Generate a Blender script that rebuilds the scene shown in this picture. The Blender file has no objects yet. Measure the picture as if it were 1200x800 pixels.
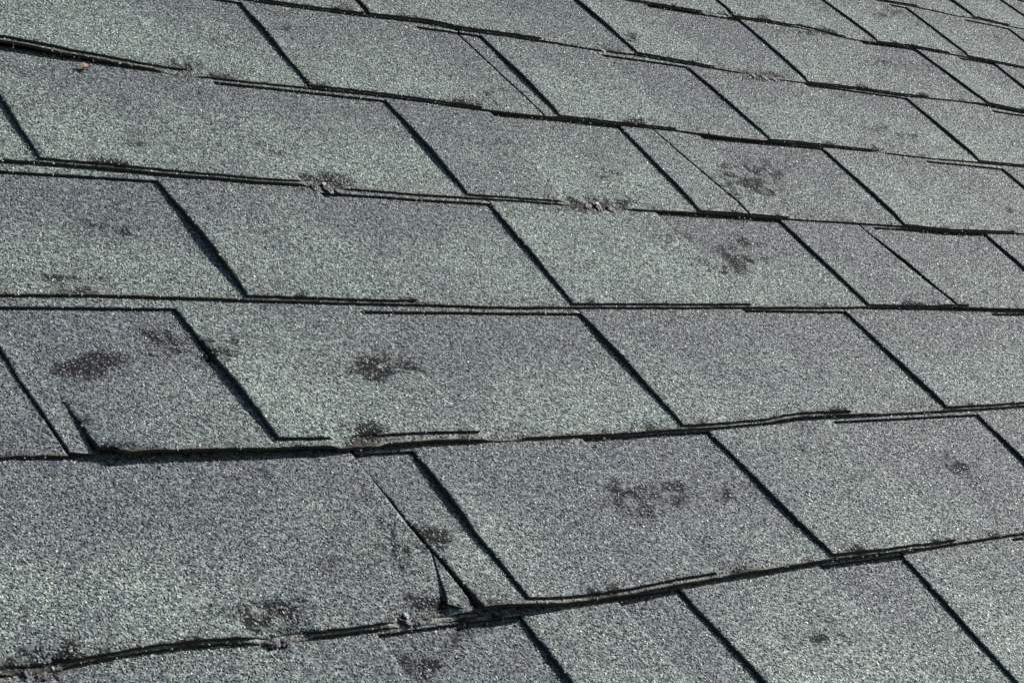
import bpy, math, random
from mathutils import Matrix, Vector, Euler, noise

random.seed(11)
scene = bpy.context.scene
COL = scene.collection

# ---------------------------------------------------------------- camera, sky, sun, exposure
PITCH = math.radians(37.9)                 # slope of the roof
EAVE_V = -1.42                             # roof-plane v of the eave (v grows up the slope)
EAVE_Z = 3.0
ROOF_M = Matrix.Translation((0, 0, EAVE_Z)) @ Matrix.Rotation(PITCH, 4, 'X')

def plane_to_world(u, v, z=0.0):
    return ROOF_M @ Vector((u, v - EAVE_V, z))

cam = bpy.data.cameras.new('camera')
cam_o = bpy.data.objects.new('camera', cam)
COL.objects.link(cam_o)
CR = ((0.7370368, -0.5330719, 0.4154648), (-0.0029897, -0.6172925, -0.7867280), (0.6758460, 0.5786055, -0.4565610))
rot = Matrix(((CR[0][0], -CR[1][0], -CR[2][0]), (CR[0][1], -CR[1][1], -CR[2][1]), (CR[0][2], -CR[1][2], -CR[2][2])))
cam_o.matrix_world = (Matrix.Translation(plane_to_world(-0.8822838, -1.2291991, 0.5960180))
                      @ (Matrix.Rotation(PITCH, 3, 'X') @ rot).to_4x4())
cam.sensor_width = 36.0
cam.lens = 2186.92 / 1200 * 36
cam.clip_start = 0.05
cam.clip_end = 2000
scene.camera = cam_o

sun_plane = Vector((0.80, 0.22, 0.54)).normalized()         # towards the sun, in roof-plane axes
sun_dir = (Matrix.Rotation(PITCH, 3, 'X') @ sun_plane).normalized()
world = bpy.data.worlds.new('World'); scene.world = world; world.use_nodes = True
wn = world.node_tree.nodes; wl = world.node_tree.links
bg = wn['Background']
sky = wn.new('ShaderNodeTexSky'); sky.sky_type = 'NISHITA'; sky.sun_disc = False
sky.sun_elevation = math.asin(sun_dir.z)
sky.sun_rotation = math.atan2(sun_dir.x, sun_dir.y)
wl.new(sky.outputs[0], bg.inputs[0]); bg.inputs[1].default_value = 0.05
sun = bpy.data.lights.new('sun', 'SUN'); sun.energy = 5.0; sun.angle = math.radians(0.53); sun.color = (1.0, 0.975, 0.92)
sun_o = bpy.data.objects.new('sun', sun); COL.objects.link(sun_o)
sun_o.rotation_euler = sun_dir.to_track_quat('Z', 'Y').to_euler(); sun_o.location = (6, 0, 9)
scene.view_settings.view_transform = 'Standard'; scene.view_settings.look = 'None'
scene.view_settings.exposure = 0.68; scene.view_settings.gamma = 1.0
scene.render.engine = 'CYCLES'

# ---------------------------------------------------------------- materials
def new_mat(name):
    m = bpy.data.materials.new(name); m.use_nodes = True
    nt = m.node_tree; nt.nodes.clear()
    out = nt.nodes.new('ShaderNodeOutputMaterial'); b = nt.nodes.new('ShaderNodeBsdfPrincipled')
    nt.links.new(b.outputs[0], out.inputs[0])
    return m, nt, b

class NT:
    """small node helper"""
    def __init__(s, nt): s.nt = nt
    def n(s, t, **kw):
        x = s.nt.nodes.new(t)
        for k, v in kw.items(): setattr(x, k, v)
        return x
    def put(s, sock, v):
        if isinstance(v, bpy.types.NodeSocket): s.nt.links.new(v, sock)
        else: sock.default_value = v
    def math(s, op, a, b=0.0, c=None, clamp=False):
        x = s.n('ShaderNodeMath', operation=op, use_clamp=clamp)
        s.put(x.inputs[0], a); s.put(x.inputs[1], b)
        if c is not None: s.put(x.inputs[2], c)
        return x.outputs[0]
    def rng(s, v, a, b, c=0.0, d=1.0, smooth=True):
        x = s.n('ShaderNodeMapRange', interpolation_type='SMOOTHSTEP' if smooth else 'LINEAR')
        for i, q in enumerate((v, a, b, c, d)): s.put(x.inputs[i], q)
        return x.outputs[0]
    def mix(s, f, a, b, blend='MIX'):
        x = s.n('ShaderNodeMix', data_type='RGBA', blend_type=blend)
        s.put(x.inputs[0], f); s.put(x.inputs[6], a); s.put(x.inputs[7], b)
        return x.outputs[2]
    def noise(s, vec, scale, detail=2.0, rough=0.5, dist=0.0):
        x = s.n('ShaderNodeTexNoise', noise_dimensions='2D')
        s.put(x.inputs['Vector'], vec); x.inputs['Scale'].default_value = scale
        x.inputs['Detail'].default_value = detail; x.inputs['Roughness'].default_value = rough
        x.inputs['Distortion'].default_value = dist
        return x.outputs[0]
    def vor(s, vec, scale, out=0, rnd=1.0):
        x = s.n('ShaderNodeTexVoronoi', voronoi_dimensions='2D')
        s.put(x.inputs['Vector'], vec); x.inputs['Scale'].default_value = scale
        x.inputs['Randomness'].default_value = rnd
        return x
    def ramp(s, f, stops, interp='LINEAR'):
        x = s.n('ShaderNodeValToRGB'); cr = x.color_ramp; cr.interpolation = interp
        while len(cr.elements) < len(stops): cr.elements.new(0.5)
        for e, (p, c) in zip(cr.elements, stops): e.position = p; e.color = (*c, 1)
        s.put(x.inputs[0], f); return x.outputs[0]

PALETTE = [(0.06, (0.030, 0.031, 0.035)), (0.20, (0.085, 0.090, 0.095)), (0.40, (0.130, 0.142, 0.142)),
           (0.56, (0.210, 0.236, 0.222)), (0.72, (0.315, 0.350, 0.322)), (0.92, (0.39, 0.42, 0.395)), (1.0, (0.52, 0.53, 0.49))]
HUES = [(0.0, (1.18, 1.02, 0.82)), (0.06, (1.08, 1.02, 0.92)), (0.10, (0.97, 1.02, 0.98)), (0.70, (0.98, 1.02, 0.98)), (0.80, (0.94, 0.97, 1.10)), (1.0, (1.0, 0.95, 1.08))]
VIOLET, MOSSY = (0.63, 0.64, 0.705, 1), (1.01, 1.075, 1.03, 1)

def granule_material(name):
    """mineral granules pressed into asphalt; mesh attributes: 'wear' where they have come off, 'lip' the rubbed lower edge, 'tone' violet to mossy blend"""
    m, nt, b = new_mat(name); h = NT(nt)
    tc = h.n('ShaderNodeTexCoord').outputs['Object']
    oi = h.n('ShaderNodeObjectInfo').outputs['Random']
    off = h.n('ShaderNodeCombineXYZ')
    h.put(off.inputs[0], h.math('MULTIPLY', oi, 37.3)); h.put(off.inputs[1], h.math('MULTIPLY', oi, 91.7))
    va = h.n('ShaderNodeVectorMath', operation='ADD'); h.put(va.inputs[0], tc); h.put(va.inputs[1], off.outputs[0])
    v = va.outputs[0]
    vm = h.n('ShaderNodeVectorMath', operation='MULTIPLY'); h.put(vm.inputs[0], v); vm.inputs[1].default_value = (0.40, 1.5, 1)
    vs = vm.outputs[0]
    wear = h.n('ShaderNodeAttribute', attribute_name='wear').outputs['Fac']
    lip = h.n('ShaderNodeAttribute', attribute_name='lip').outputs['Fac']
    tone = h.n('ShaderNodeAttribute', attribute_name='tone').outputs['Fac']
    big = h.vor(v, 560); small = h.vor(v, 1000)
    sep = h.n('ShaderNodeSeparateColor'); h.put(sep.inputs[0], big.outputs['Color'])
    sep2 = h.n('ShaderNodeSeparateColor'); h.put(sep2.inputs[0], small.outputs['Color'])
    clump = h.noise(v, 130, 2)
    f = h.math('ADD', h.math('MULTIPLY', sep.outputs[0], 0.62), h.math('MULTIPLY', sep2.outputs[0], 0.38))
    f = h.math('SUBTRACT', f, 0.10)
    c = h.mix(1.0, h.ramp(f, PALETTE), h.ramp(sep.outputs[1], HUES), 'MULTIPLY')
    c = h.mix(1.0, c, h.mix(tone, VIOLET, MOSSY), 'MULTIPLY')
    # bare asphalt where the granules are gone, ragged down to single granules
    rag = h.math('ADD', h.math('MULTIPLY', h.noise(vs, 260, 3, 0.7), 0.60),
                 h.math('ADD', h.math('MULTIPLY', sep.outputs[2], 0.25), h.math('MULTIPLY', h.noise(vs, 48, 2), 0.30)))
    bare = h.rng(h.math('SUBTRACT', h.math('MULTIPLY', wear, 1.15), rag), -0.14, 0.12)
    tarc = h.mix(sep2.outputs[2], (0.006, 0.006, 0.007, 1), (0.021, 0.020, 0.022, 1))
    c = h.mix(bare, c, tarc)
    lipf = h.math('MULTIPLY', h.rng(h.math('ADD', lip, h.math('MULTIPLY', h.math('SUBTRACT', clump, 0.5), 1.4)), 0.35, 0.75), 0.6)
    c = h.mix(lipf, c, h.mix(sep2.outputs[0], (0.06, 0.050, 0.038, 1), (0.17, 0.148, 0.112, 1)))
    h.put(b.inputs['Base Color'], c)
    rough = h.rng(sep.outputs[2], 0.0, 1.0, 0.6, 0.95, False)
    h.put(b.inputs['Roughness'], h.math('ADD', h.math('MULTIPLY', rough, h.math('SUBTRACT', 1.0, bare)), h.math('MULTIPLY', bare, 0.95)))
    h.put(b.inputs['Specular IOR Level'], h.math('MULTIPLY_ADD', bare, -0.27, 0.35))
    gh = h.math('SUBTRACT', 1.0, h.math('MULTIPLY', big.outputs['Distance'], 1.1))
    gh = h.math('ADD', h.math('MULTIPLY', gh, 0.55), h.math('MULTIPLY', sep.outputs[2], 0.55))
    gh = h.math('ADD', gh, h.math('MULTIPLY', h.math('SUBTRACT', 1.0, small.outputs['Distance']), 0.35))
    gh = h.math('MULTIPLY', gh, h.math('SUBTRACT', 1.0, h.math('MULTIPLY', bare, 0.6)))
    bp = h.n('ShaderNodeBump'); bp.inputs['Strength'].default_value = 0.62; bp.inputs['Distance'].default_value = 0.0011
    h.put(bp.inputs['Height'], gh)
    h.put(b.inputs['Normal'], bp.outputs[0])
    return m
M_TAB = granule_material('granules_tab')
M_BASE = granule_material('granules_backer')

def single_granule_material():
    """one crushed-stone granule; colour differs from granule to granule"""
    m, nt, b = new_mat('stone_granule'); h = NT(nt)
    oi = h.n('ShaderNodeAttribute', attribute_name='grain').outputs['Fac']
    wn = h.n('ShaderNodeTexWhiteNoise', noise_dimensions='1D'); h.put(wn.inputs['W'], h.math('MULTIPLY', oi, 917.0))
    tone = h.n('ShaderNodeAttribute', attribute_name='tone').outputs['Fac']
    c = h.mix(1.0, h.ramp(oi, PALETTE), h.ramp(wn.outputs['Value'], HUES), 'MULTIPLY')
    c = h.mix(1.0, c, h.mix(tone, VIOLET, MOSSY), 'MULTIPLY')
    wear = h.n('ShaderNodeAttribute', attribute_name='wear').outputs['Fac']
    # granules left standing in a scuff are tarred over, most of them
    tarred = h.math('MULTIPLY', h.rng(wear, 0.03, 0.5), h.math('LESS_THAN', wn.outputs['Value'], 0.58))
    c = h.mix(h.math('MULTIPLY', tarred, 0.8), c, (0.030, 0.027, 0.030, 1))
    h.put(b.inputs['Base Color'], c)
    h.put(b.inputs['Roughness'], h.rng(wn.outputs['Value'], 0, 1, 0.45, 0.9, False)); b.inputs['Specular IOR Level'].default_value = 0.4
    return m
M_STONE = single_granule_material()

def granule_cover():
    """geometry nodes: granules strewn over the faces marked 'cover', fewer where 'wear' is high"""
    g = bpy.data.node_groups.new('granule_cover', 'GeometryNodeTree')
    g.interface.new_socket('Geometry', in_out='INPUT', socket_type='NodeSocketGeometry')
    g.interface.new_socket('Geometry', in_out='OUTPUT', socket_type='NodeSocketGeometry')
    N, Lk = g.nodes, g.links
    gi = N.new('NodeGroupInput'); go = N.new('NodeGroupOutput')
    def attr(nm):
        a = N.new('GeometryNodeInputNamedAttribute'); a.data_type = 'FLOAT'; a.inputs[0].default_value = nm; return a.outputs[0]
    def mth(op, a, b2):
        x = N.new('ShaderNodeMath'); x.operation = op
        for s, v in ((x.inputs[0], a), (x.inputs[1], b2)):
            if isinstance(v, bpy.types.NodeSocket): Lk.new(v, s)
            else: s.default_value = v
        return x.outputs[0]
    pos = N.new('GeometryNodeInputPosition'); sc = N.new('ShaderNodeVectorMath'); sc.operation = 'MULTIPLY'
    Lk.new(pos.outputs[0], sc.inputs[0]); sc.inputs[1].default_value = (0.36, 1.6, 1)
    nz = N.new('ShaderNodeTexNoise'); Lk.new(sc.outputs[0], nz.inputs['Vector']); nz.inputs['Scale'].default_value = 240; nz.inputs['Detail'].default_value = 3; nz.inputs['Roughness'].default_value = 0.7
    w = mth('ADD', mth('MULTIPLY', attr('wear'), 0.45), mth('MULTIPLY', mth('SUBTRACT', nz.outputs[0], 0.5), 3.4))
    mr = N.new('ShaderNodeMapRange'); Lk.new(w, mr.inputs[0]); mr.inputs[1].default_value = 0.22; mr.inputs[2].default_value = 0.62; mr.inputs[3].default_value = 1.0; mr.inputs[4].default_value = 0.16
    has = mth('GREATER_THAN', attr('wear'), 0.04)
    # without scuffs the cover stays complete
    keep = mth('ADD', mth('MULTIPLY', has, mr.outputs[0]), mth('SUBTRACT', 1.0, has))
    dens = mth('MULTIPLY', mth('MULTIPLY', attr('cover'), keep), GRANULES_PER_M2)
    d = N.new('GeometryNodeDistributePointsOnFaces'); d.distribute_method = 'RANDOM'
    Lk.new(gi.outputs[0], d.inputs['Mesh']); Lk.new(dens, d.inputs['Density'])
    rg = N.new('FunctionNodeRandomValue'); rg.data_type = 'FLOAT'; rg.inputs['Seed'].default_value = 11
    st = N.new('GeometryNodeStoreNamedAttribute'); st.data_type = 'FLOAT'; st.domain = 'POINT'; st.inputs['Name'].default_value = 'grain'
    Lk.new([o for o in rg.outputs if o.enabled][0], st.inputs['Value'])
    sp = N.new('GeometryNodeSetPosition'); sk = N.new('ShaderNodeVectorMath'); sk.operation = 'SCALE'
    Lk.new(d.outputs['Normal'], sk.inputs[0]); sk.inputs['Scale'].default_value = -0.00025          # pressed into the asphalt
    Lk.new(d.outputs['Points'], st.inputs['Geometry']); Lk.new(st.outputs[0], sp.inputs['Geometry']); Lk.new(sk.outputs[0], sp.inputs['Offset'])
    mc = N.new('GeometryNodeMeshCone'); mc.fill_type = 'NONE'
    mc.inputs['Vertices'].default_value = 4; mc.inputs['Radius Top'].default_value = 0.0; mc.inputs['Radius Bottom'].default_value = 1.25; mc.inputs['Depth'].default_value = 0.78
    sm = N.new('GeometryNodeSetMaterial'); sm.inputs['Material'].default_value = M_STONE; Lk.new(mc.outputs[0], sm.inputs[0])
    rr = N.new('FunctionNodeRandomValue'); rr.data_type = 'FLOAT_VECTOR'; rr.inputs[0].default_value = (-0.75, -0.75, 0); rr.inputs[1].default_value = (0.75, 0.75, 6.28)
    rs = N.new('FunctionNodeRandomValue'); rs.data_type = 'FLOAT_VECTOR'
    rs.inputs[0].default_value = (0.00055, 0.00055, 0.00075); rs.inputs[1].default_value = (0.00112, 0.00120, 0.00130); rs.inputs['Seed'].default_value = 3
    ip = N.new('GeometryNodeInstanceOnPoints')
    Lk.new(sp.outputs[0], ip.inputs['Points']); Lk.new(sm.outputs[0], ip.inputs['Instance'])
    Lk.new(rr.outputs[0], ip.inputs['Rotation']); Lk.new(rs.outputs[0], ip.inputs['Scale'])
    rl = N.new('GeometryNodeRealizeInstances'); Lk.new(ip.outputs[0], rl.inputs[0])
    j = N.new('GeometryNodeJoinGeometry'); Lk.new(gi.outputs[0], j.inputs[0]); Lk.new(rl.outputs[0], j.inputs[0])
    Lk.new(j.outputs[0], go.inputs[0])
    return g
GRANULES_PER_M2 = 405000.0
G_COVER = granule_cover()

def edge_material():
    m, nt, b = new_mat('cut_asphalt_edge'); h = NT(nt)
    tc = h.n('ShaderNodeTexCoord').outputs['Object']
    x = h.n('ShaderNodeTexNoise'); h.put(x.inputs['Vector'], tc); x.inputs['Scale'].default_value = 420; x.inputs['Detail'].default_value = 3
    c = h.ramp(x.outputs[0], [(0.40, (0.012, 0.010, 0.011)), (0.62, (0.035, 0.028, 0.024)), (0.78, (0.12, 0.095, 0.07))])
    h.put(b.inputs['Base Color'], c); b.inputs['Roughness'].default_value = 0.85
    bp = h.n('ShaderNodeBump'); bp.inputs['Strength'].default_value = 0.6; bp.inputs['Distance'].default_value = 0.001
    h.put(bp.inputs['Height'], x.outputs[0]); h.put(b.inputs['Normal'], bp.outputs[0])
    return m
M_EDGE = edge_material()

def plain(name, stops, scale, rough=0.8, bump=0.3, dist=0.002, spec=0.4):
    m, nt, b = new_mat(name); h = NT(nt)
    tc = h.n('ShaderNodeTexCoord').outputs['Object']
    x = h.n('ShaderNodeTexNoise'); h.put(x.inputs['Vector'], tc); x.inputs['Scale'].default_value = scale; x.inputs['Detail'].default_value = 4
    h.put(b.inputs['Base Color'], h.ramp(x.outputs[0], stops)); b.inputs['Roughness'].default_value = rough
    b.inputs['Specular IOR Level'].default_value = spec
    bp = h.n('ShaderNodeBump'); bp.inputs['Strength'].default_value = bump; bp.inputs['Distance'].default_value = dist
    h.put(bp.inputs['Height'], x.outputs[0]); h.put(b.inputs['Normal'], bp.outputs[0])
    return m
M_TAR = plain('weathered_tar', [(0.4, (0.010, 0.008, 0.011)), (0.62, (0.03, 0.027, 0.032)), (0.8, (0.09, 0.083, 0.093))], 260, 0.62, 0.8, 0.002, 0.5)
M_WOOD = plain('painted_board', [(0.3, (0.55, 0.54, 0.5)), (0.7, (0.68, 0.67, 0.63))], 14)
M_PLY = plain('sheathing', [(0.3, (0.25, 0.18, 0.11)), (0.7, (0.36, 0.27, 0.17))], 9)
M_GRASS = plain('lawn', [(0.3, (0.035, 0.06, 0.02)), (0.7, (0.07, 0.11, 0.035))], 3, 0.9, 0.8, 0.05)
M_LEAF = plain('dry_leaf', [(0.35, (0.10, 0.045, 0.02)), (0.65, (0.22, 0.11, 0.06))], 300, 0.7)
M_CHIP = plain('pale_chip', [(0.3, (0.28, 0.26, 0.27)), (0.7, (0.50, 0.48, 0.49))], 300, 0.5)
M_GRIT = []
for i, c in enumerate(((0.30, 0.34, 0.31), (0.15, 0.16, 0.17), (0.05, 0.05, 0.055), (0.5, 0.5, 0.46))):
    M_GRIT.append(plain('loose_granule', [(0.3, tuple(q * 0.8 for q in c)), (0.7, c)], 500, 0.7, 0.1, 0.0005))

# ---------------------------------------------------------------- measurements of the roof (millimetres on the slope)
E = 143.0        # exposure of a course
TB, TO = 2.6, 2.7   # thickness of backer and of overlay
DROP = TB + TO + 0.35   # how far a course dips under the one above, over one exposure
# lower edge of each course: (along, offset from -course*E)
BASE = {
    -3: [(1734, -25.0), (1749, -26.8)],
    -2: [(1266, 3.0), (1325, 4.9), (1428, -0.2), (1484, 5.0), (1571, 1.6), (1605, 1.6)],
    -1: [(640, -2.7), (712, -1.1), (757, -0.6), (812, 2.0), (870, 4.8), (931, 5.9), (1031, -1.9), (1088, 1.3), (1168, 6.7), (1238, 5.2), (1293, 4.9), (1353, 2.8), (1424, 0.2)],
    0: [(47, 6.2), (69, 5.5), (112, 5.2), (172, 8.2), (243, 11.7), (283, 7.8), (350, 9.2), (407, 7.8), (466, 6.4), (526, 8.1), (594, 5.5), (646, 3.0), (704, 1.1), (727, -1.9), (805, 0.7), (887, 3.4), (991, 3.3), (1102, 9.0), (1159, 10.0), (1249, 3.3)],
    1: [(-248, 15.0), (-224, 12.7), (-199, 9.1), (-174, 8.0), (-144, 5.0), (-128, 4.2), (-112, 2.3), (-85, 2.0), (-33, 2.2), (17, 3.0), (97, 4.2), (143, 3.4), (190, 1.1), (239, -1.3), (293, 1.0), (375, -0.4), (455, 0.1), (484, -2.1), (525, -2.9), (591, -2.2), (644, -0.4), (773, 0.7), (874, -1.1), (972, 1.2), (1069, 2.9)],
    2: [(-310, 4.9), (-282, 5.0), (-232, 3.3), (-183, 1.1), (-140, 0.1), (-113, -1.5), (-68, -0.5), (-21, -1.7), (12, -2.1), (84, -2.7), (135, -1.9), (223, -3.2), (288, -4.4), (357, -3.0), (395, -2.8), (454, -3.9), (583, -3.1), (661, -3.6), (737, -7.5), (882, -3.1)],
    3: [(-369, 1.8), (-313, 2.7), (-269, 2.3), (-199, 0.2), (-140, -0.5), (-123, -1.1), (-49, -1.7), (31, -3.5), (96, -2.4), (216, -0.6), (322, 1.1), (461, 3.2), (585, 3.1), (708, 0.9)],
    4: [(-426, 4.0), (-402, 3.6), (-377, 1.9), (-374, -1.7), (-367, -2.9), (-357, -1.5), (-313, -2.4), (-271, -3.8), (-256, -3.3), (-226, -4.6), (-196, -3.4), (-143, -1.2), (-90, -1.9), (-72, -1.7), (2, -2.1), (74, -1.2), (123, -1.5), (186, 0.9), (227, 4.9), (293, 4.8), (378, 5.2), (457, 6.1), (537, 7.3)],
    5: [(-485, 2.3), (-468, 1.1), (-453, 1.8), (-430, 3.5), (-406, 4.7), (-382, 4.4), (-365, 3.4), (-347, 1.1), (-337, 0.2), (-294, -0.9), (-252, -1.0), (-227, -1.4), (-199, -1.5), (-191, -1.4), (-175, -2.3), (-143, -2.8), (-108, -2.7), (-79, -2.4), (-36, -0.0), (-11, 0.6), (22, 1.7), (51, 1.9), (120, 4.1), (191, 3.0), (243, 4.5), (357, 6.8)],
}
# teeth of the overlay: left edge at top and bottom, right edge at top and bottom, set-back of the tooth, height of the header strip left of it
TEETH = {
    -2: [(1203, 1196, 1344, 1333, 3, 148.3), (1473, 1475, 1575, 1562, 3, 148.3)],
    -1: [(609, 602, 808, 795, 3, 147.4), (812, 803, 1027, 1016, 3, 147.4), (1086, 1084, 1262, 1249, 3, 149.4), (1305, 1291, 1439, 1425, 3, 143.4), (1560, 1529, 1696, 1681, 3, 139.4)],
    0: [(-105, -107, 173, 166, 3, 146.5), (177, 172, 393, 388, 3, 146.5), (526, 525, 647, 643, 3, 146.5), (816, 800, 1047, 1039, 3, 144.5), (1176, 1169, 1265, 1255, 3, 148.5), (1355, 1331, 1495, 1482, 3, 146.5)],
    1: [(-357, -356, -99, -95, 5, 145.6), (29, 18, 225, 205, 3, 145.6), (307, 299, 467, 456, 3, 147.6), (599, 594, 795, 785, 3, 144.6), (992, 972, 1168, 1157, 3, 144.6)],
    2: [(-273, -282, -75, -73, 4, 144.7), (97, 87, 215, 196, 4, 142.7), (378, 359, 423, 425, 3, 143.7), (425, 428, 488, 483, 3, 143.7), (683, 664, 861, 862, 3, 142.7), (1016, 1000, 1193, 1183, 3, 138.7)],
    3: [(-195, -198, -59, -58, 4, 138.8), (109, 93, 303, 301, 4, 136.8), (472, 460, 592, 590, 2, 141.8), (595, 595, 611, 614, 3, 139.8), (808, 789, 971, 966, 3, 137.8)],
    4: [(-254, -255, -110, -97, 8, 135.9), (98, 91, 290, 289, 4, 135.9), (427, 418, 649, 645, 4, 142.9)],
    5: [(-638, -640, -202, -202, 3.4, 142.0), (-155, -165, -8, 1, 5, 138.0), (119, 118, 265, 265, 4, 141.0), (461, 440, 649, 645, 4, 145.0)],
    6: [(-498, -501, -271, -272, 4, 141.1), (-168, -178, -90, -88, 4, 140.1), (-33, -32, 106, 107, 4, 143.1), (198, 182, 338, 336, 4, 146.1)],
}
# scuffs: centre, two half axes, strength
WEAR = [
    (-253, -348, 28, 2, -4, -9, 0.8) ,
    (-195, -246, 15, 2, -4, -9, 0.5) ,
    (-64, -239, 24, 3, -7, -12, 0.5) ,
    (-93, -170, 15, 2, -7, -13, 0.5) ,
    (-279, -471, 18, 0, -5, -11, 0.9) ,
    (-246, -478, 16, 0, -6, -12, 0.75) ,
    (-339, -491, 18, 0, -6, -12, 0.9) ,
    (-135, -496, 32, -1, -9, -15, 0.85) ,
    (-111, -530, 20, -1, -7, -10, 0.5) ,
    (-194, -562, 18, -1, -4, -7, 0.9) ,
    (-282, -595, 25, -2, -8, -15, 0.5) ,
    (-320, -588, 16, -1, -5, -9, 0.35) ,
    (-333, -698, 20, -3, -4, -8, 0.95) ,
    (-212, -654, 25, -3, -8, -13, 0.85) ,
    (-220, -638, 11, -1, -3, -4, 0.8) ,
    (-242, -678, 17, -2, -5, -7, 0.5) ,
    (-282, -671, 11, -1, -3, -5, 0.4) ,
    (-223, -727, 13, -2, -4, -6, 0.95) ,
    (-261, -744, 16, -3, -4, -7, 0.8) ,
    (-228, -707, 22, -3, -4, -6, 0.75) ,
    (11, -633, 32, -3, -12, -14, 0.9) ,
    (79, -637, 21, -2, -9, -10, 0.5) ,
    (53, -768, 13, -2, -11, -11, 0.8) ,
    (14, -765, 11, -2, -5, -5, 0.5) ,
    (368, -632, 30, -2, -24, -20, 0.6) ,
    (367, -667, 21, -2, -13, -11, 0.4) ,
    (494, -221, 39, 4, -29, -31, 0.95) ,
    (508, -240, 22, 2, -15, -16, 0.6) ,
    (376, -330, 29, 2, -11, -12, 0.85) ,
    (339, -365, 40, 2, -11, -11, 0.95) ,
    (292, -329, 23, 1, -9, -10, 0.7) ,
    (280, -234, 26, 3, -10, -13, 0.6) ,
    (837, -84, 30, 4, -11, -10, 0.7) ,
    (893, -92, 27, 4, -14, -12, 0.7) ,
    (1032, 84, 40, 7, -19, -17, 0.65) ,
    (1129, 98, 48, 9, -17, -15, 0.5) ,
    (1453, 234, 41, 8, -23, -19, 0.5) ,
    (1231, 253, 53, 12, -23, -21, 0.7) ,
    (54, -37, 16, 3, -6, -11, 0.6) ,
    (230, -118, 29, 5, -12, -17, 0.55) ,
    (-25, -72, 33, 7, -6, -12, 0.5) ,
    (545, 42, 20, 4, -10, -12, 0.8) ,
    (-96, -132, 17, 3, -3, -7, 0.95) ,
    (235, -285, 47, 4, -6, -8, 0.9) ,
    (-50, -280, 22, 2, -6, -9, 1.0) ,
    (717, 0, 39, 7, -10, -10, 0.9) ,
    (941, 141, 56, 12, -10, -10, 0.8) ,
    (395, -141, 40, 6, -7, -8, 0.6) ,
    (526, -123, 60, 8, -14, -16, 0.3) ,
    (-456, -706, 15, -2, -3, -7, 0.8) ,
    (210, -603, 25, -2, -9, -9, 0.55) ,
    (360, -628, 15, -1, -11, -9, 0.5) ,
    (311, -474, 47, 0, -24, -24, 0.32) ,
    (208, -495, 40, -1, -19, -20, 0.3) ,
    (-269, -211, 11, 2, -4, -9, 0.6) ,
    (-381, -549, 12, -1, -8, -18, 0.8) ,
    (-322, -459, 53, 0, -8, -18, 0.3) ,
    (25, -463, 69, 0, -10, -14, 0.3) ,
    (252, -446, 64, 0, -9, -10, 0.25) ,
    (76, -732, 64, -9, -15, -15, 0.25) ,
    (442, -589, 36, -2, -12, -10, 0.3) ,
    (-282, -329, 46, 4, -9, -19, 0.3) ,
    (-12, -313, 80, 6, -14, -23, 0.25) ,
    (51, -169, 59, 9, -12, -19, 0.3) ,
    (257, -60, 75, 14, -21, -30, 0.25) ,
    (601, -48, 99, 16, -24, -27, 0.25) ,
    (-93, -330, 20, 1, -6, -11, 0.4) ,
    (920, -237, 23, 2, -13, -11, 0.7) ,
    (-84, -718, 40, -6, -4, -5, 0.3) ,
    (-235, -606, 24, -2, -11, -18, 0.35) ,
    (1067, -67, 89, 12, -21, -18, 0.35) ,
    (224, -532, 18, -1, -8, -8, 0.3) ,
    (31, -108, 29, 5, -10, -17, 0.3) ,
    (132, -348, 29, 2, -9, -12, 0.2) ,
    (94, -463, 27, 0, -11, -14, 0.3) ,
    (-208, -716, 23, -3, -4, -6, 0.6) ,
    (-472, -712, 12, -2, -2, -4, 0.6) ,
    (-73, -566, 10, -1, -4, -6, 0.6) ,
    (-318, -409, 20, 1, -1, -3, 0.9) ,  # crack
    (-300, -414, 10, -1, -1, -3, 0.7) ,
    # broad faint weathering
    (-250, -655, 42, -4, -16, -24, 0.36) , (-320, -600, 50, -2, -14, -20, 0.30) , (-270, -735, 55, -8, -6, -12, 0.42) , (-130, -55, 60, 8, -12, -18, 0.30) ,
    (-190, -205, 60, 5, -10, -18, 0.26) , (-10, -190, 60, 6, -14, -20, 0.24) , (-100, -520, 50, -1, -12, -20, 0.26) , (330, -480, 50, 0, -20, -20, 0.24) ,
    (-215, -622, 16, -2, -7, -12, 0.45) , (-60, -285, 45, 4, -6, -9, 0.40) , (640, -100, 80, 12, -20, -20, 0.22) , (-230, -575, 60, -3, -5, -8, 0.34) ,
]
JOINT = {-3: 0.52e3, -2: 1150, -1: 809, 0: 173, 1: 281, 2: 424, 3: 594, 4: -386, 5: -199.5, 6: 560}
# places where the lower edge is curled up: (from, to, height at from, height at to, reach up the course)
LIFT = {1: [(-420, -105, 13, 0.0, 110), (500, 640, 0.6, 0.6, 40)],
        4: [(-372, -240, 5.2, 4.2, 120), (-240, -90, 4.2, 0.6, 60), (205, 310, 1.6, 1.6, 45)],
        5: [(-199, -110, 2.6, 1.2, 70), (25, 205, 2.4, 1.8, 60), (-110, 25, 1.2, 1.6, 40)],
        3: [(580, 900, 2.0, 2.6, 60)], 2: [(-420, -70, 1.3, 0.8, 50)], 0: [(1150, 1500, 1.2, 1.5, 50)]}
# places where the edge has crumbled and slumped: (along, half length)
MELT = {0: [(717, 38)], 1: [(-104, 24), (783, 14)], 2: [(-52, 24), (232, 48)], 4: [(-196, 26), (-78, 20)], 5: [(-238, 30), (-330, 22), (-468, 20)], -1: [(772, 30), (960, 45)]}

def smooth(a, b, x):
    t = max(0.0, min(1.0, (x - a) / (b - a))); return t * t * (3 - 2 * t)

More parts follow.
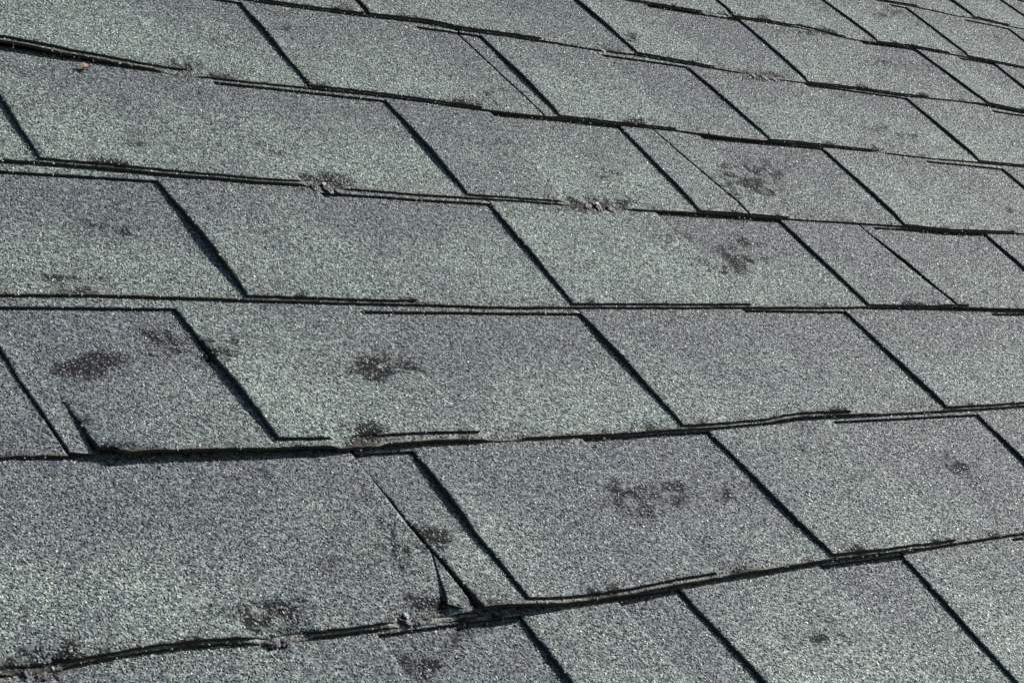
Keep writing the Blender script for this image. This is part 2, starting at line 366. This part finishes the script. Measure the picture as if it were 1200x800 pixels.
def base_off(k, u):
    a = BASE.get(k)
    w = 1.2 * noise.noise(Vector((u / 170.0, k * 7.3, 0.0)))
    if not a: return w * 2.0
    if u <= a[0][0]: return a[0][1] + w * smooth(0, 200, a[0][0] - u)
    if u >= a[-1][0]: return a[-1][1] + w * smooth(0, 200, u - a[-1][0])
    for (x0, y0), (x1, y1) in zip(a, a[1:]):
        if u <= x1: return y0 + (y1 - y0) * (u - x0) / (x1 - x0)

def melt(k, u):
    return max([0.0] + [1.0 - smooth(h * 0.55, h, abs(u - c)) for c, h in MELT.get(k, ())])

def lift(k, u, s):
    z = 0.0
    for a, b, ha, hb, reach in LIFT.get(k, ()):
        if a - 25 < u < b + 25 and s < reach:
            t = max(0.0, min(1.0, (u - a) / (b - a)))
            w = smooth(a - 25, a, u) * (1 - smooth(b, b + 25, u))
            if (k, a) in ((5, -199), (4, -372)): w = 1.0 if u >= (-199.9 if k == 5 else -387.0) else 0.0
            z = max(z, (ha + (hb - ha) * t) * w * (1 - s / reach) ** 1.6)
    if k == 5 and -199.9 <= u < -100:                       # the loose left end of a shingle, standing over its neighbour
        z += (4.1 - 2.2 * smooth(25, 66, s) + 1.0 * noise.noise(Vector((s / 11.0, 1.0, 1.0)))) * (1 - smooth(-185, -125, u)) * (1 - smooth(95, 131, s))
    z += 0.7 * max(0.0, noise.noise(Vector((u / 90.0, k * 3.1, 5.0)))) * max(0.0, 1 - s / 45.0)
    return z

PRESS = {2: 0.7, 3: 0.4, 4: 0.2, 5: 0.1, 1: 0.85}          # how far the lower edges have sealed down flat
def press(k, s):
    return PRESS.get(k, 1.0 if k < 1 else 0.3) * (1 - smooth(0, 15, s))

def wave(u, y):
    return 1.1 * noise.noise(Vector((u / 330.0, y / 300.0, 2.0))) + 0.35 * noise.noise(Vector((u / 70.0, y / 60.0, 9.0)))

def base_z(k, u, s, lifted=True):
    y = s - k * E
    z = -(s / E) * DROP + wave(u, y)
    if lifted and s < 130: z += lift(k, u, s)
    z -= 0.9 * press(k, s)
    m = melt(k, u)
    if m > 0: z -= m * (TB - 0.5) * (1 - smooth(0, 9, s))
    return z

WEARI = []
for cu, cv, ax, ay, bx, by, st in WEAR:
    det = ax * by - ay * bx
    WEARI.append((cu, cv, by / det, -bx / det, -ay / det, ax / det, st, max(abs(ax), abs(bx)) * 2.6, max(abs(ay), abs(by)) * 2.6))

def wear_at(u, y):
    w = 0.0
    for cu, cv, a, b, c, d, st, ru, rv in WEARI:
        du, dv = (u - cu) * 0.76, (y - cv) * 0.76
        if abs(du) > ru or abs(dv) > rv: continue
        q = (a * du + b * dv) ** 2 + (c * du + d * dv) ** 2
        w = max(w, st * math.exp(-q * 0.62))
    if w > 0.03:
        w *= 0.92 * max(0.15, 0.78 + 0.9 * noise.noise(Vector((u / 22.0, y / 8.0, 3.0))) + 0.9 * noise.noise(Vector(((u + 0.5 * y) / 9.0, (y - 0.25 * u) / 4.5, 31.0)))) + 0.4 * noise.noise(Vector((u / 30.0, y / 22.0, 13.0)))
    return max(0.0, min(1.0, w))

def edge_wear(u, s, k):
    """granules rubbed off along the lower edges, here and there"""
    b = s - base_off(k, u)
    if b > 16: return 0.0
    return max(0.0, 0.25 + 0.9 * noise.noise(Vector((u / 42.0, k * 5.0, 0.0))) + 0.5 * noise.noise(Vector((u / 9.0, s / 9.0, k)))) * (1 - smooth(3, 16, b))

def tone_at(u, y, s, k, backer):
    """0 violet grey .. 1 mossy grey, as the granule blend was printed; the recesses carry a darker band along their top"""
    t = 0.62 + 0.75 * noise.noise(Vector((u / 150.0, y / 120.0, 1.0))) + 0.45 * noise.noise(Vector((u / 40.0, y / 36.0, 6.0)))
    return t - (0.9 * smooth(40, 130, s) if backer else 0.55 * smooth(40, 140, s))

VIEW = ((-250, -40), (1800, 470), (1820, 390), (205, -870), (-520, -745))      # part of the roof that is looked at closely
def near(u, y):
    n = len(VIEW); ins = True
    for (x0, y0), (x1, y1) in zip(VIEW, VIEW[1:] + VIEW[:1]):
        if (x1 - x0) * (y - y0) - (y1 - y0) * (u - x0) > 0: ins = False; break
    return 1.0 if ins else 0.0

def hidden(k, u, s):
    """is this spot of the backer under a tooth"""
    for t in ALLTEETH.get(k, ()):
        if t[1] + (t[0] - t[1]) * s / 138 + 4 < u < t[3] + (t[2] - t[3]) * s / 138 - 4 and s > base_off(k, u) + t[4] + 4: return True
    return False
ALLTEETH = {}

# ---------------------------------------------------------------- object helpers
def link(o, parent=None):
    COL.objects.link(o)
    if parent: o.parent = parent
    return o

def tag(o, label=None, cat=None, group=None, kind=None):
    for key, val in (('label', label), ('category', cat), ('group', group), ('kind', kind)):
        if val: o[key] = val
    return o

def sheet_object(name, rows, thick, mats, parent, origin, porigin=(0, 0, 0), lipw=0.0, k=0, underside=False):
    """rows: list of rows of (u, s, z) or None, in mm; neighbours are joined into quads, the rim is rounded off and given a cut edge"""
    vid = {}; co = []; us = []
    for r, row in enumerate(rows):
        for c, q in enumerate(row):
            if q is not None:
                vid[r, c] = len(co); co.append([q[0], q[1], q[2]]); us.append(q)
    faces = []
    nr, nc = len(rows), len(rows[0])
    for r in range(nr - 1):
        for c in range(nc - 1):
            ids = [vid.get((r, c)), vid.get((r, c + 1)), vid.get((r + 1, c + 1)), vid.get((r + 1, c))]
            if None not in ids: faces.append(ids)
    count = {}
    for f in faces:
        for a, b in zip(f, f[1:] + f[:1]):
            if (b, a) in count: del count[b, a]
            else: count[a, b] = 1
    rim = list(count)
    rv = sorted({v for e in rim for v in e})
    n0 = len(co); low = {}
    wear = []; lipv = []; ups = []
    toff = rnd.uniform(-0.42, 0.42)
    for (u, s, z) in us:
        y = s - k * E
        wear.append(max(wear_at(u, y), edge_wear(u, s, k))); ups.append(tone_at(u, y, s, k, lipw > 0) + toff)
        b = base_off(k, u)
        lipv.append(max(0.0, 1.0 - (s - b) / lipw) if lipw > 0 else 0.0)
    for v in rv:
        x = co[v]; low[v] = len(co)
        co.append([x[0], x[1], x[2] - thick]); wear.append(0); lipv.append(0); ups.append(0)
        x[2] -= 0.45
    nf = len(faces)
    for a, b in rim: faces.append([b, a, low[a], low[b]])
    me = bpy.data.meshes.new(name)
    ox, oy, oz = origin
    me.from_pydata([((x - ox) / 1000, (y - k * E - oy) / 1000, (z - oz) / 1000) for x, y, z in co], [], faces)
    for m in mats: me.materials.append(m)
    me.polygons.foreach_set('material_index', [0] * nf + [1] * (len(faces) - nf))
    me.polygons.foreach_set('use_smooth', [True] * nf + [False] * (len(faces) - nf))
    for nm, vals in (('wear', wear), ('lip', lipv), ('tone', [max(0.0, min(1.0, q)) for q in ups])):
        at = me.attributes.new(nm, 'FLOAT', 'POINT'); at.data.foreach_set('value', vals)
    cov = []; rims = set(rv)
    for f in faces[:nf]:
        u = sum(co[i][0] for i in f) / 4; s = sum(co[i][1] for i in f) / 4
        cov.append(near(u, s - k * E) if not (lipw > 0 and hidden(k, u, s)) and s < E + 3 + base_off(k - 1, u) else 0.0)
        if any(i in rims for i in f): cov[-1] *= 0.22          # the very rim is rubbed
    any_cover = max(cov) > 0
    at = me.attributes.new('cover', 'FLOAT', 'FACE'); at.data.foreach_set('value', cov + [0.0] * (len(faces) - nf))
    o = bpy.data.objects.new(name, me)
    if any_cover: o.modifiers.new('granules', 'NODES').node_group = G_COVER
    o.location = ((ox - porigin[0]) / 1000, (oy - porigin[1]) / 1000, (oz - porigin[2]) / 1000)
    return link(o, parent)

def steps(a, b, d, rim=1.3):
    """positions from a to b with a narrow rim at both ends"""
    if b - a < 2.6 * rim: return [a, (a + b) / 2, b]
    n = max(1, round((b - a - 2 * rim) / d))
    return [a] + [a + rim + (b - a - 2 * rim) * i / n for i in range(n + 1)] + [b]

def ragged(u, seed, amt=1.0):
    """granule-sized raggedness of a cut edge, with the odd bite out of it"""
    r = 0.45 * noise.noise(Vector((u / 3.1, seed, 0.3))) + 0.55 * noise.noise(Vector((u / 9.0, seed, 4.0)))
    bite = noise.noise(Vector((u / 14.0, seed, 8.0)))
    return amt * (r + (2.2 * (bite - 0.42) if bite > 0.42 else 0.0))

# ---------------------------------------------------------------- the roof
roof = bpy.data.objects.new('shingle_roof', None); COL.objects.link(roof)
roof.matrix_world = ROOF_M
tag(roof, 'sloping roof of weathered grey-green laminated asphalt shingles with bare dark scuffs', 'roof', kind='thing')
ROOF_ORG = (0.0, EAVE_V * 1000, 0.0)
U0, U1 = -1750.0, 3500.0
K0, K1 = -9, 9

def in_view(k, ua, ub):
    y = -k * E
    return -1000 < y < 470 and ub > -560 + 0.0 * y and ua < 1850

def joint_u(k, j, s, side):
    """edge of the shingle on one side of joint j; side +1 is the shingle to the right of it"""
    if side > 0:
        u = j
        if k == 4 and abs(j + 386) < 1: u = j + 14 * (1 - smooth(58, 80, s))
        return u + 0.5 * noise.noise(Vector((s / 9.0, j, 1.0)))
    gap = {4: 2.0, 3: 3.4, 5: 1.4}.get(k, 2.3)
    return j - gap + 0.5 * noise.noise(Vector((s / 9.0, j, 3.0)))

rnd = random.Random(5)
n_shingle = n_tab = 0
flip = {}
for k in range(K0, K1 + 1):
    # joints every metre
    j0 = JOINT.get(k, rnd.uniform(0, 1000))
    joints = sorted(j0 + 1000 * i for i in range(-6, 7))
    joints = [j for j in joints if U0 - 1000 < j < U1 + 1000]
    # teeth: measured ones, carried on in the same manner beyond them
    teeth = {4: [(-700, -700, -520, -520, 4, 138)], 3: [(-700, -700, -480, -480, 4, 138)], 2: [(-700, -700, -430, -430, 4, 140)]}.get(k, []) + list(TEETH.get(k, ()))
    def auto(a, b):
        out = []; u = a + rnd.uniform(30, 90)
        while u < b - 60:
            w = rnd.choice((110, 130, 165, 200, 235)); g = rnd.choice((60, 110, 140, 170, 190))
            e = u + w
            js = [j for j in joints if u + 25 < j < e - 25]
            tp = rnd.uniform(135, 142) + 6
            e = min(e, b - 40)
            if e - u > 40:
                if js:
                    out.append((u, u, js[0] - 2, js[0] - 2, 3, tp)); out.append((js[0], js[0], e, e, 3, tp))
                else: out.append((u, u, e, e - 3, rnd.choice((2.5, 3.5)), tp))
            u = e + g
        return out
    if teeth:
        teeth = auto(U0, teeth[0][0] - 60) + teeth + auto(max(teeth[-1][2:4]) + 60, U1)
    else:
        teeth = auto(U0, U1)
    teeth = [(a, b, c, d, max(0.6, dd - 2.4) , st) for a, b, c, d, dd, st in teeth]
    ALLTEETH[k] = teeth
    for ja, jb in zip(joints, joints[1:]):
        if jb < U0 or ja > U1: continue
        vis = in_view(k, ja, jb)
        sd = k * 17.7 + ja * 0.013
        # ---- backer
        du, ds = (4.0, 8.0) if vis else (60.0, 45.0)
        cols = steps(0.0, 1.0, du / 1000.0, 0.0012); rowsrel = steps(0.0, 1.0, ds / (E + 28), 0.008)
        rows = []
        for t in rowsrel:
            row = []
            for c in cols:
                um = ja + c * (jb - ja)
                s0 = base_off(k, um) + (ragged(um, sd, 0.8 + 1.3 * melt(k, um)) if vis else 0)
                s = s0 + t * (E + 28 - s0)
                a = joint_u(k, ja, s, +1); b = joint_u(k, jb, s, -1)
                u = a + c * (b - a)
                row.append((u, s, base_z(k, u, s)))
            rows.append(row)
        org = (ja, -k * E, 0.0)
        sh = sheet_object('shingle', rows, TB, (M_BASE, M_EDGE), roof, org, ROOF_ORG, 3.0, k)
        n_shingle += 1
        if k == 1 and ja < -300: sh['label'] = 'shingle with its lower edge lifted above a black gap'
        if k == 5 and abs(ja + 199.5) < 1: sh['label'] = 'shingle with a curled loose left corner'
        # ---- overlay tabs: a tooth with the header strip that runs on to the next tooth
        mine = [(i, t) for i, t in enumerate(teeth) if ja - 8 <= t[0] < jb - 8]
        pieces = []
        if mine:
            first = mine[0][1]
            if first[0] > ja + 4: pieces.append((None, ja, first[0], first[5]))
            for n, (i, t) in enumerate(mine):
                nxt = mine[n + 1][1][0] if n + 1 < len(mine) else None
                end = nxt if nxt is not None else joint_u(k, jb, 140, -1)
                pieces.append((t, t[0], max(end, t[2]), t[5]))
        else: pieces.append((None, ja, jb - 2, 140))
        for t, ua, ub, strip in pieces:
            if t is not None and not (ub > ua + 3): continue
            # strip height of the recess to the right comes from the tooth that ends it
            nx = [q for q in teeth if q[0] >= ub - 6]
            st = nx[0][5] if nx else strip
            tv = vis and in_view(k, ua, ub)
            du, ds = (4.5, 7.0) if tv else (50.0, 45.0)
            top = E + 24
            strip_rows = [st, st + 1.2] + [st + 1.2 + (top - st - 1.2) * i / 3 for i in (1, 2, 3)]
            if t is None:
                cols = steps(ua, ub, du); seed = ua * 0.1 + k
                rows = []
                for s in strip_rows:
                    row = []
                    for u in cols:
                        ss = s + (ragged(u, seed, 0.5) if s == st else 0)
                        row.append((u, ss, base_z(k, u, ss) + TO))
                    rows.append(row)
            else:
                ulT, ulB, urT, urB, d = t[:5]
                seed = ulT * 0.1 + k * 3.0
                bulge = rnd.uniform(0.1, 1.6); bs = rnd.uniform(45, 95)
                if k == 3 and abs(ulT + 195) < 2: bulge, bs = 2.6, 60
                if k == 4 and abs(ulT + 254) < 2: bulge, bs = 1.9, 55
                if k == 5 and abs(ulT + 155) < 2: bulge, bs = 2.0, 95
                if k == 4 and abs(ulT - 98) < 2: bulge, bs = 1.7, 85
                if k == 2 and abs(ulT - 97) < 2: bulge, bs = 1.9, 60
                if k == 3 and abs(ulT - 595) < 2: bulge, bs = 1.5, 70
                if k == 2 and abs(ulT - 425) < 2: bulge, bs = 0.2, 80
                wob = rnd.uniform(0.6, 1.4)
                tc = steps(0.0, 1.0, du / max(20.0, urT - ulT), 1.3 / max(20.0, urT - ulT))
                rc = []
                if ub > max(urT, urB) + 4:
                    n = max(1, round((ub - urT) / du)); rc = [urT + (ub - urT) * (i + 1) / n for i in range(n)]
                sfr = steps(0.0, 1.0, ds / 135.0, 0.009)
                rows = []
                def edge_l(s):
                    q = s / 138.0
                    return ulB + (ulT - ulB) * q + wob * noise.noise(Vector((s / 38.0, seed, 2.0))) * smooth(0, 12, s) + (0.7 * noise.noise(Vector((s / 4.0, seed, 7.0))) if tv else 0)
                def edge_r(s):
                    q = min(1.0, s / 138.0)
                    return urB + (urT - urB) * q + wob * noise.noise(Vector((s / 38.0, seed + 9, 2.0))) * (1 - smooth(100, 136, s)) + (0.6 * noise.noise(Vector((s / 4.0, seed, 17.0))) if tv else 0) * (1 - smooth(100, 136, s))
                def ztab(u, s, c):
                    m = melt(k, u)
                    z = base_z(k, u, s) + TO * (1 - 0.72 * m * (1 - smooth(2, 12, s)) - 0.33 * (1 - m) * press(k, s))
                    z += bulge * math.exp(-((u - ulB) / 26.0) ** 2) * math.exp(-((s - bs) / 40.0) ** 2) * (1 - smooth(118, 134, s))
                    return z
                for sf in sfr[:-1]:
                    row = []
                    for c in tc:
                        um = ulB + c * (urB - ulB)
                        m = melt(k, um)
                        s0 = base_off(k, um) + d + (ragged(um, seed, 0.9 + 1.6 * m) if tv else 0) + m * 2.0
                        s = s0 + sf * (st - s0)
                        a = edge_l(s); b = edge_r(s)
                        u = a + c * (b - a)
                        row.append((u, s, ztab(u, s, c)))
                    row += [None] * len(rc)
                    rows.append(row)
                for s in strip_rows:
                    row = []
                    a = edge_l(min(s, 138)); b = edge_r(s)
                    for c in tc:
                        u = a + c * (b - a); row.append((u, s, ztab(u, s, c)))
                    for u in rc:
                        ss = s + (ragged(u, seed + 5, 0.5) if s == st and tv else 0)
                        row.append((u, ss, ztab(u, ss, 1)))
                    rows.append(row)
            to = (ua, -k * E, 0.0)
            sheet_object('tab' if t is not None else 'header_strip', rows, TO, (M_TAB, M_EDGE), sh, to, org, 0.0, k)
            n_tab += 1


# ---------------------------------------------------------------- torn bits and lumps of tar on the roof
def flat_piece(name, pts, k, zf, thick, mat, parent=roof, wearv=0.0):
    """a small torn piece of shingle: outline in slope mm, rounded rim, own thickness"""
    cx = sum(p[0] for p in pts) / len(pts); cy = sum(p[1] for p in pts) / len(pts)
    out = []
    for (x0, y0), (x1, y1) in zip(pts, pts[1:] + pts[:1]):
        n = max(1, int(math.hypot(x1 - x0, y1 - y0) / 4))
        for i in range(n):
            t = i / n
            out.append((x0 + (x1 - x0) * t + 0.5 * noise.noise(Vector((x0 + i, y0, 1))), y0 + (y1 - y0) * t + 0.5 * noise.noise(Vector((x0, y0 + i * 1.7, 1)))))
    co = []; faces = []; N = len(out)
    for f, dz in ((1.0, -thick), (1.0, -0.4), (0.93, 0.0), (0.5, 0.1)):
        for x, y in out:
            X = cx + (x - cx) * f; Y = cy + (y - cy) * f
            co.append((X, Y, zf(X, Y) + dz))
    co.append((cx, cy, zf(cx, cy) + 0.1))
    for r in range(3):
        for i in range(N):
            j = (i + 1) % N; faces.append((r * N + i, r * N + j, (r + 1) * N + j, (r + 1) * N + i))
    for i in range(N): faces.append((3 * N + i, 3 * N + (i + 1) % N, 4 * N))
    me = bpy.data.meshes.new(name)
    me.from_pydata([((x - cx) / 1000, (y - cy) / 1000, z / 1000) for x, y, z in co], [], faces)
    me.materials.append(mat); me.materials.append(M_EDGE)
    me.polygons.foreach_set('material_index', [1 if i < N else 0 for i in range(len(faces))])
    at = me.attributes.new('wear', 'FLOAT', 'POINT'); at.data.foreach_set('value', [wearv] * len(co))
    at = me.attributes.new('lip', 'FLOAT', 'POINT'); at.data.foreach_set('value', [0.0] * len(co))
    at = me.attributes.new('tone', 'FLOAT', 'POINT'); at.data.foreach_set('value', [0.3] * len(co))
    at = me.attributes.new('cover', 'FLOAT', 'FACE'); at.data.foreach_set('value', [0.0 if i < 2 * N else 1.0 for i in range(len(faces))])
    o = bpy.data.objects.new(name, me); o.location = (cx / 1000, (cy - ROOF_ORG[1]) / 1000, 0)
    o.modifiers.new('granules', 'NODES').node_group = G_COVER
    return link(o, parent)

def top_z(k, x, y): return base_z(k, x, y + k * E) + TO
# strip of an older shingle showing in the open joint at the left
fr = flat_piece('torn_strip', [(-388, -470), (-389, -504), (-388, -533), (-387, -568), (-374, -571), (-371, -551), (-370, -527), (-372, -500), (-376, -478)], 4,
                lambda x, y: base_z(4, -340, y + 4 * E, False) + 1.7 + 0.5 * noise.noise(Vector((x / 5, y / 9, 0))), 2.6, M_BASE, wearv=0.22)
tag(fr, 'dark worn strip showing in the open joint')
# flake torn from a tab corner
fl = flat_piece('torn_flake', [(-202, -668), (-207, -680), (-213, -693), (-220, -709), (-212, -712), (-203, -713), (-202, -700), (-202, -684)], 5,
                lambda x, y: top_z(5, -230, y) + 0.9 + 1.6 * smooth(-675, -708, y) * smooth(-202, -216, x), 2.0, M_TAB, wearv=0.35)
tag(fl, 'torn triangular flake lifted at a tab corner')

def lump(x, y, z, r, flat, seed, mat=None, name='tar_lump', parent=roof):
    import bmesh
    bm = bmesh.new(); bmesh.ops.create_icosphere(bm, subdivisions=3, radius=1.0)
    for v in bm.verts:
        n = v.co.normalized()
        q = 1 + 0.45 * noise.noise(n * 1.7 + Vector((seed, 0, 0))) + 0.30 * noise.noise(n * 4.5 + Vector((0, seed, 0)))
        v.co = Vector((n.x * q * r * 1.5, n.y * q * r, n.z * q * flat)) / 1000
    me = bpy.data.meshes.new(name); bm.to_mesh(me); bm.free()
    me.materials.append(mat or (M_TAR))
    o = bpy.data.objects.new(name, me); o.location = (x / 1000, (y - ROOF_ORG[1]) / 1000, z / 1000)
    o.rotation_euler = (0, 0, seed)
    return link(o, parent)
for i, (x, y, z, r, fl_) in enumerate(((-60, -287, -1.8, 4.2, 1.5), (-50, -288, -1.8, 4.5, 1.9), (-41, -290, -2.2, 3.2, 1.3), (-464, -716, -2.4, 3.0, 1.2), (-471, -713, -1.6, 2.4, 0.9), (-457, -717, -2.5, 2.2, 1.0),
        (-250, -713, -1.0, 3.6, 1.8), (-242, -714, -1.6, 3.2, 1.5), (222, -288, -1.9, 3.8, 1.3), (233, -289, -1.9, 4.0, 1.5), (247, -290, -2.0, 4.2, 1.4), (-112, -139, -2.2, 4, 1.4), (-101, -141, -2.4, 4, 1.3),
        (705, 0, -2.0, 4, 1.2), (722, -1, -1.9, 4.5, 1.3), (738, -1, -2, 4, 1.2), (-337, -716, -1.5, 3.5, 1.5), (-329, -716, -1.5, 3, 1.5), (-196, -571, -1.0, 4.5, 1.9), (-186, -571, -1.2, 3.5, 1.6), (545, 38, -0.8, 4, 1.2))):
    lump(x, y, z - 0.3, r * 0.85, fl_ * 0.75, 1.3 + i * 0.7)
for i, (x, y, z, r) in enumerate(((-52, -285, 0.2, 1.5), (470, 2, 0.4, 2.0), (318, -250, 1.0, 1.4), (232, -287, 0.2, 1.7), (-249, -711, 0.8, 1.4))):
    lump(x, y, z, r, r * 0.4, 4.0 + i, M_CHIP, 'pale_chip')

# ---------------------------------------------------------------- grit lying along the edges
def grit():
    r = random.Random(3); co = []; faces = []; mi = []
    for i in range(5200):
        k = r.randint(-3, 6)
        u = r.uniform(-520, 1700)
        if r.random() < 0.6: s = base_off(k, u) - abs(r.gauss(0, 5)) - 1.0
        else:
            tl = r.choice(TEETH[k]) if k in TEETH else None
            if not tl: continue
            s = r.uniform(0, 135); u = tl[1] + (tl[0] - tl[1]) * s / 138 - 2 - abs(r.gauss(0, 3))
        y = s - k * E
        if s < 0: z = base_z(k + 1, u, s + E) + 2.5
        else: z = base_z(k, u, s) + 0.3
        q = r.uniform(0.45, 0.95)
        ax = Euler((r.uniform(0, 6), r.uniform(0, 6), r.uniform(0, 6))).to_matrix()
        n = len(co)
        for d in ((1, 0, 0), (-1, 0, 0), (0, 1, 0), (0, -1, 0), (0, 0, 1), (0, 0, -1)):
            w = ax @ Vector(d) * q * r.uniform(0.7, 1.2)
            co.append(((u + w.x) / 1000, (y + w.y - ROOF_ORG[1]) / 1000, (z + w.z) / 1000))
        m = r.choice((0, 0, 1, 1, 2, 3))
        for a, b, c in ((0, 2, 4), (2, 1, 4), (1, 3, 4), (3, 0, 4), (2, 0, 5), (1, 2, 5), (3, 1, 5), (0, 3, 5)):
            faces.append((n + a, n + b, n + c)); mi.append(m)
    me = bpy.data.meshes.new('loose_granules'); me.from_pydata(co, [], faces)
    for m in M_GRIT: me.materials.append(m)
    me.polygons.foreach_set('material_index', mi)
    o = bpy.data.objects.new('loose_granules', me); link(o)
    o.matrix_world = ROOF_M
    tag(o, 'loose mineral granules gathered along the shingle edges', 'granules', kind='stuff')
grit()

# ---------------------------------------------------------------- dry scrap of leaf under the lifted edge
def leaf():
    co = []; faces = []
    n = 10
    for i in range(n + 1):
        t = i / n; w = 3.0 * math.sin(math.pi * (0.08 + 0.92 * t) ** 0.8) + 0.2
        for j in (-1, 0, 1):
            co.append((t * 10 - 5, j * w, 1.6 + 1.6 * abs(j) + 1.2 * math.sin(t * 4)))
    N = len(co)
    co += [(x, y, z - 0.35) for x, y, z in co]
    for i in range(n):
        for j in range(2):
            a = i * 3 + j; faces.append((a, a + 3, a + 4, a + 1)); faces.append((N + a, N + a + 1, N + a + 4, N + a + 3))
        for a, b in ((i * 3, i * 3 + 3), (i * 3 + 5, i * 3 + 2)): faces.append((a, N + a, N + b, b))
    faces += [(0, 1, N + 1, N), (1, 2, N + 2, N + 1), (n * 3 + 1, n * 3, N + n * 3, N + n * 3 + 1), (n * 3 + 2, n * 3 + 1, N + n * 3 + 1, N + n * 3 + 2)]
    me = bpy.data.meshes.new('leaf_scrap'); me.from_pydata([(x / 1000, y / 1000, z / 1000) for x, y, z in co], [], faces)
    me.materials.append(M_LEAF)
    o = bpy.data.objects.new('leaf_scrap', me); link(o)
    o.matrix_world = ROOF_M @ Matrix.Translation((-0.188, (-148 - ROOF_ORG[1]) / 1000, -0.0018)) @ Matrix.Rotation(0.5, 4, 'Z')
    tag(o, 'tiny curled reddish-brown leaf scrap lying against the lifted shingle edge', 'leaf scrap')
leaf()

# ---------------------------------------------------------------- what carries the shingles, and the ground below
def box(name, a, b, mat, parent=None, bev=0.003):
    import bmesh
    bm = bmesh.new(); bmesh.ops.create_cube(bm, size=1.0)
    for v in bm.verts: v.co = Vector((v.co.x * (b[0] - a[0]), v.co.y * (b[1] - a[1]), v.co.z * (b[2] - a[2])))
    bmesh.ops.bevel(bm, geom=list(bm.edges), offset=bev, segments=1, affect='EDGES')
    me = bpy.data.meshes.new(name); bm.to_mesh(me); bm.free(); me.materials.append(mat)
    o = bpy.data.objects.new(name, me); o.location = [(p + q) / 2 for p, q in zip(a, b)]
    return link(o, parent)
UL, UR = (U0 - 990) / 1000, (U1 + 990) / 1000
box('roof_deck', (UL, 0.02, -0.035), (UR, -K0 * 0.143 - EAVE_V + 0.1, -0.014), M_PLY, roof)
box('fascia_board', (UL, -0.002, -0.22), (UR, 0.018, -0.012), M_WOOD, roof)

def ground():
    me = bpy.data.meshes.new('ground'); S = 900.0
    me.from_pydata([(-S, -S, 0), (S, -S, 0), (S, S, 0), (-S, S, 0)], [], [(0, 1, 2, 3)]); me.materials.append(M_GRASS)
    o = link(bpy.data.objects.new('ground', me)); tag(o, kind='structure')
ground()
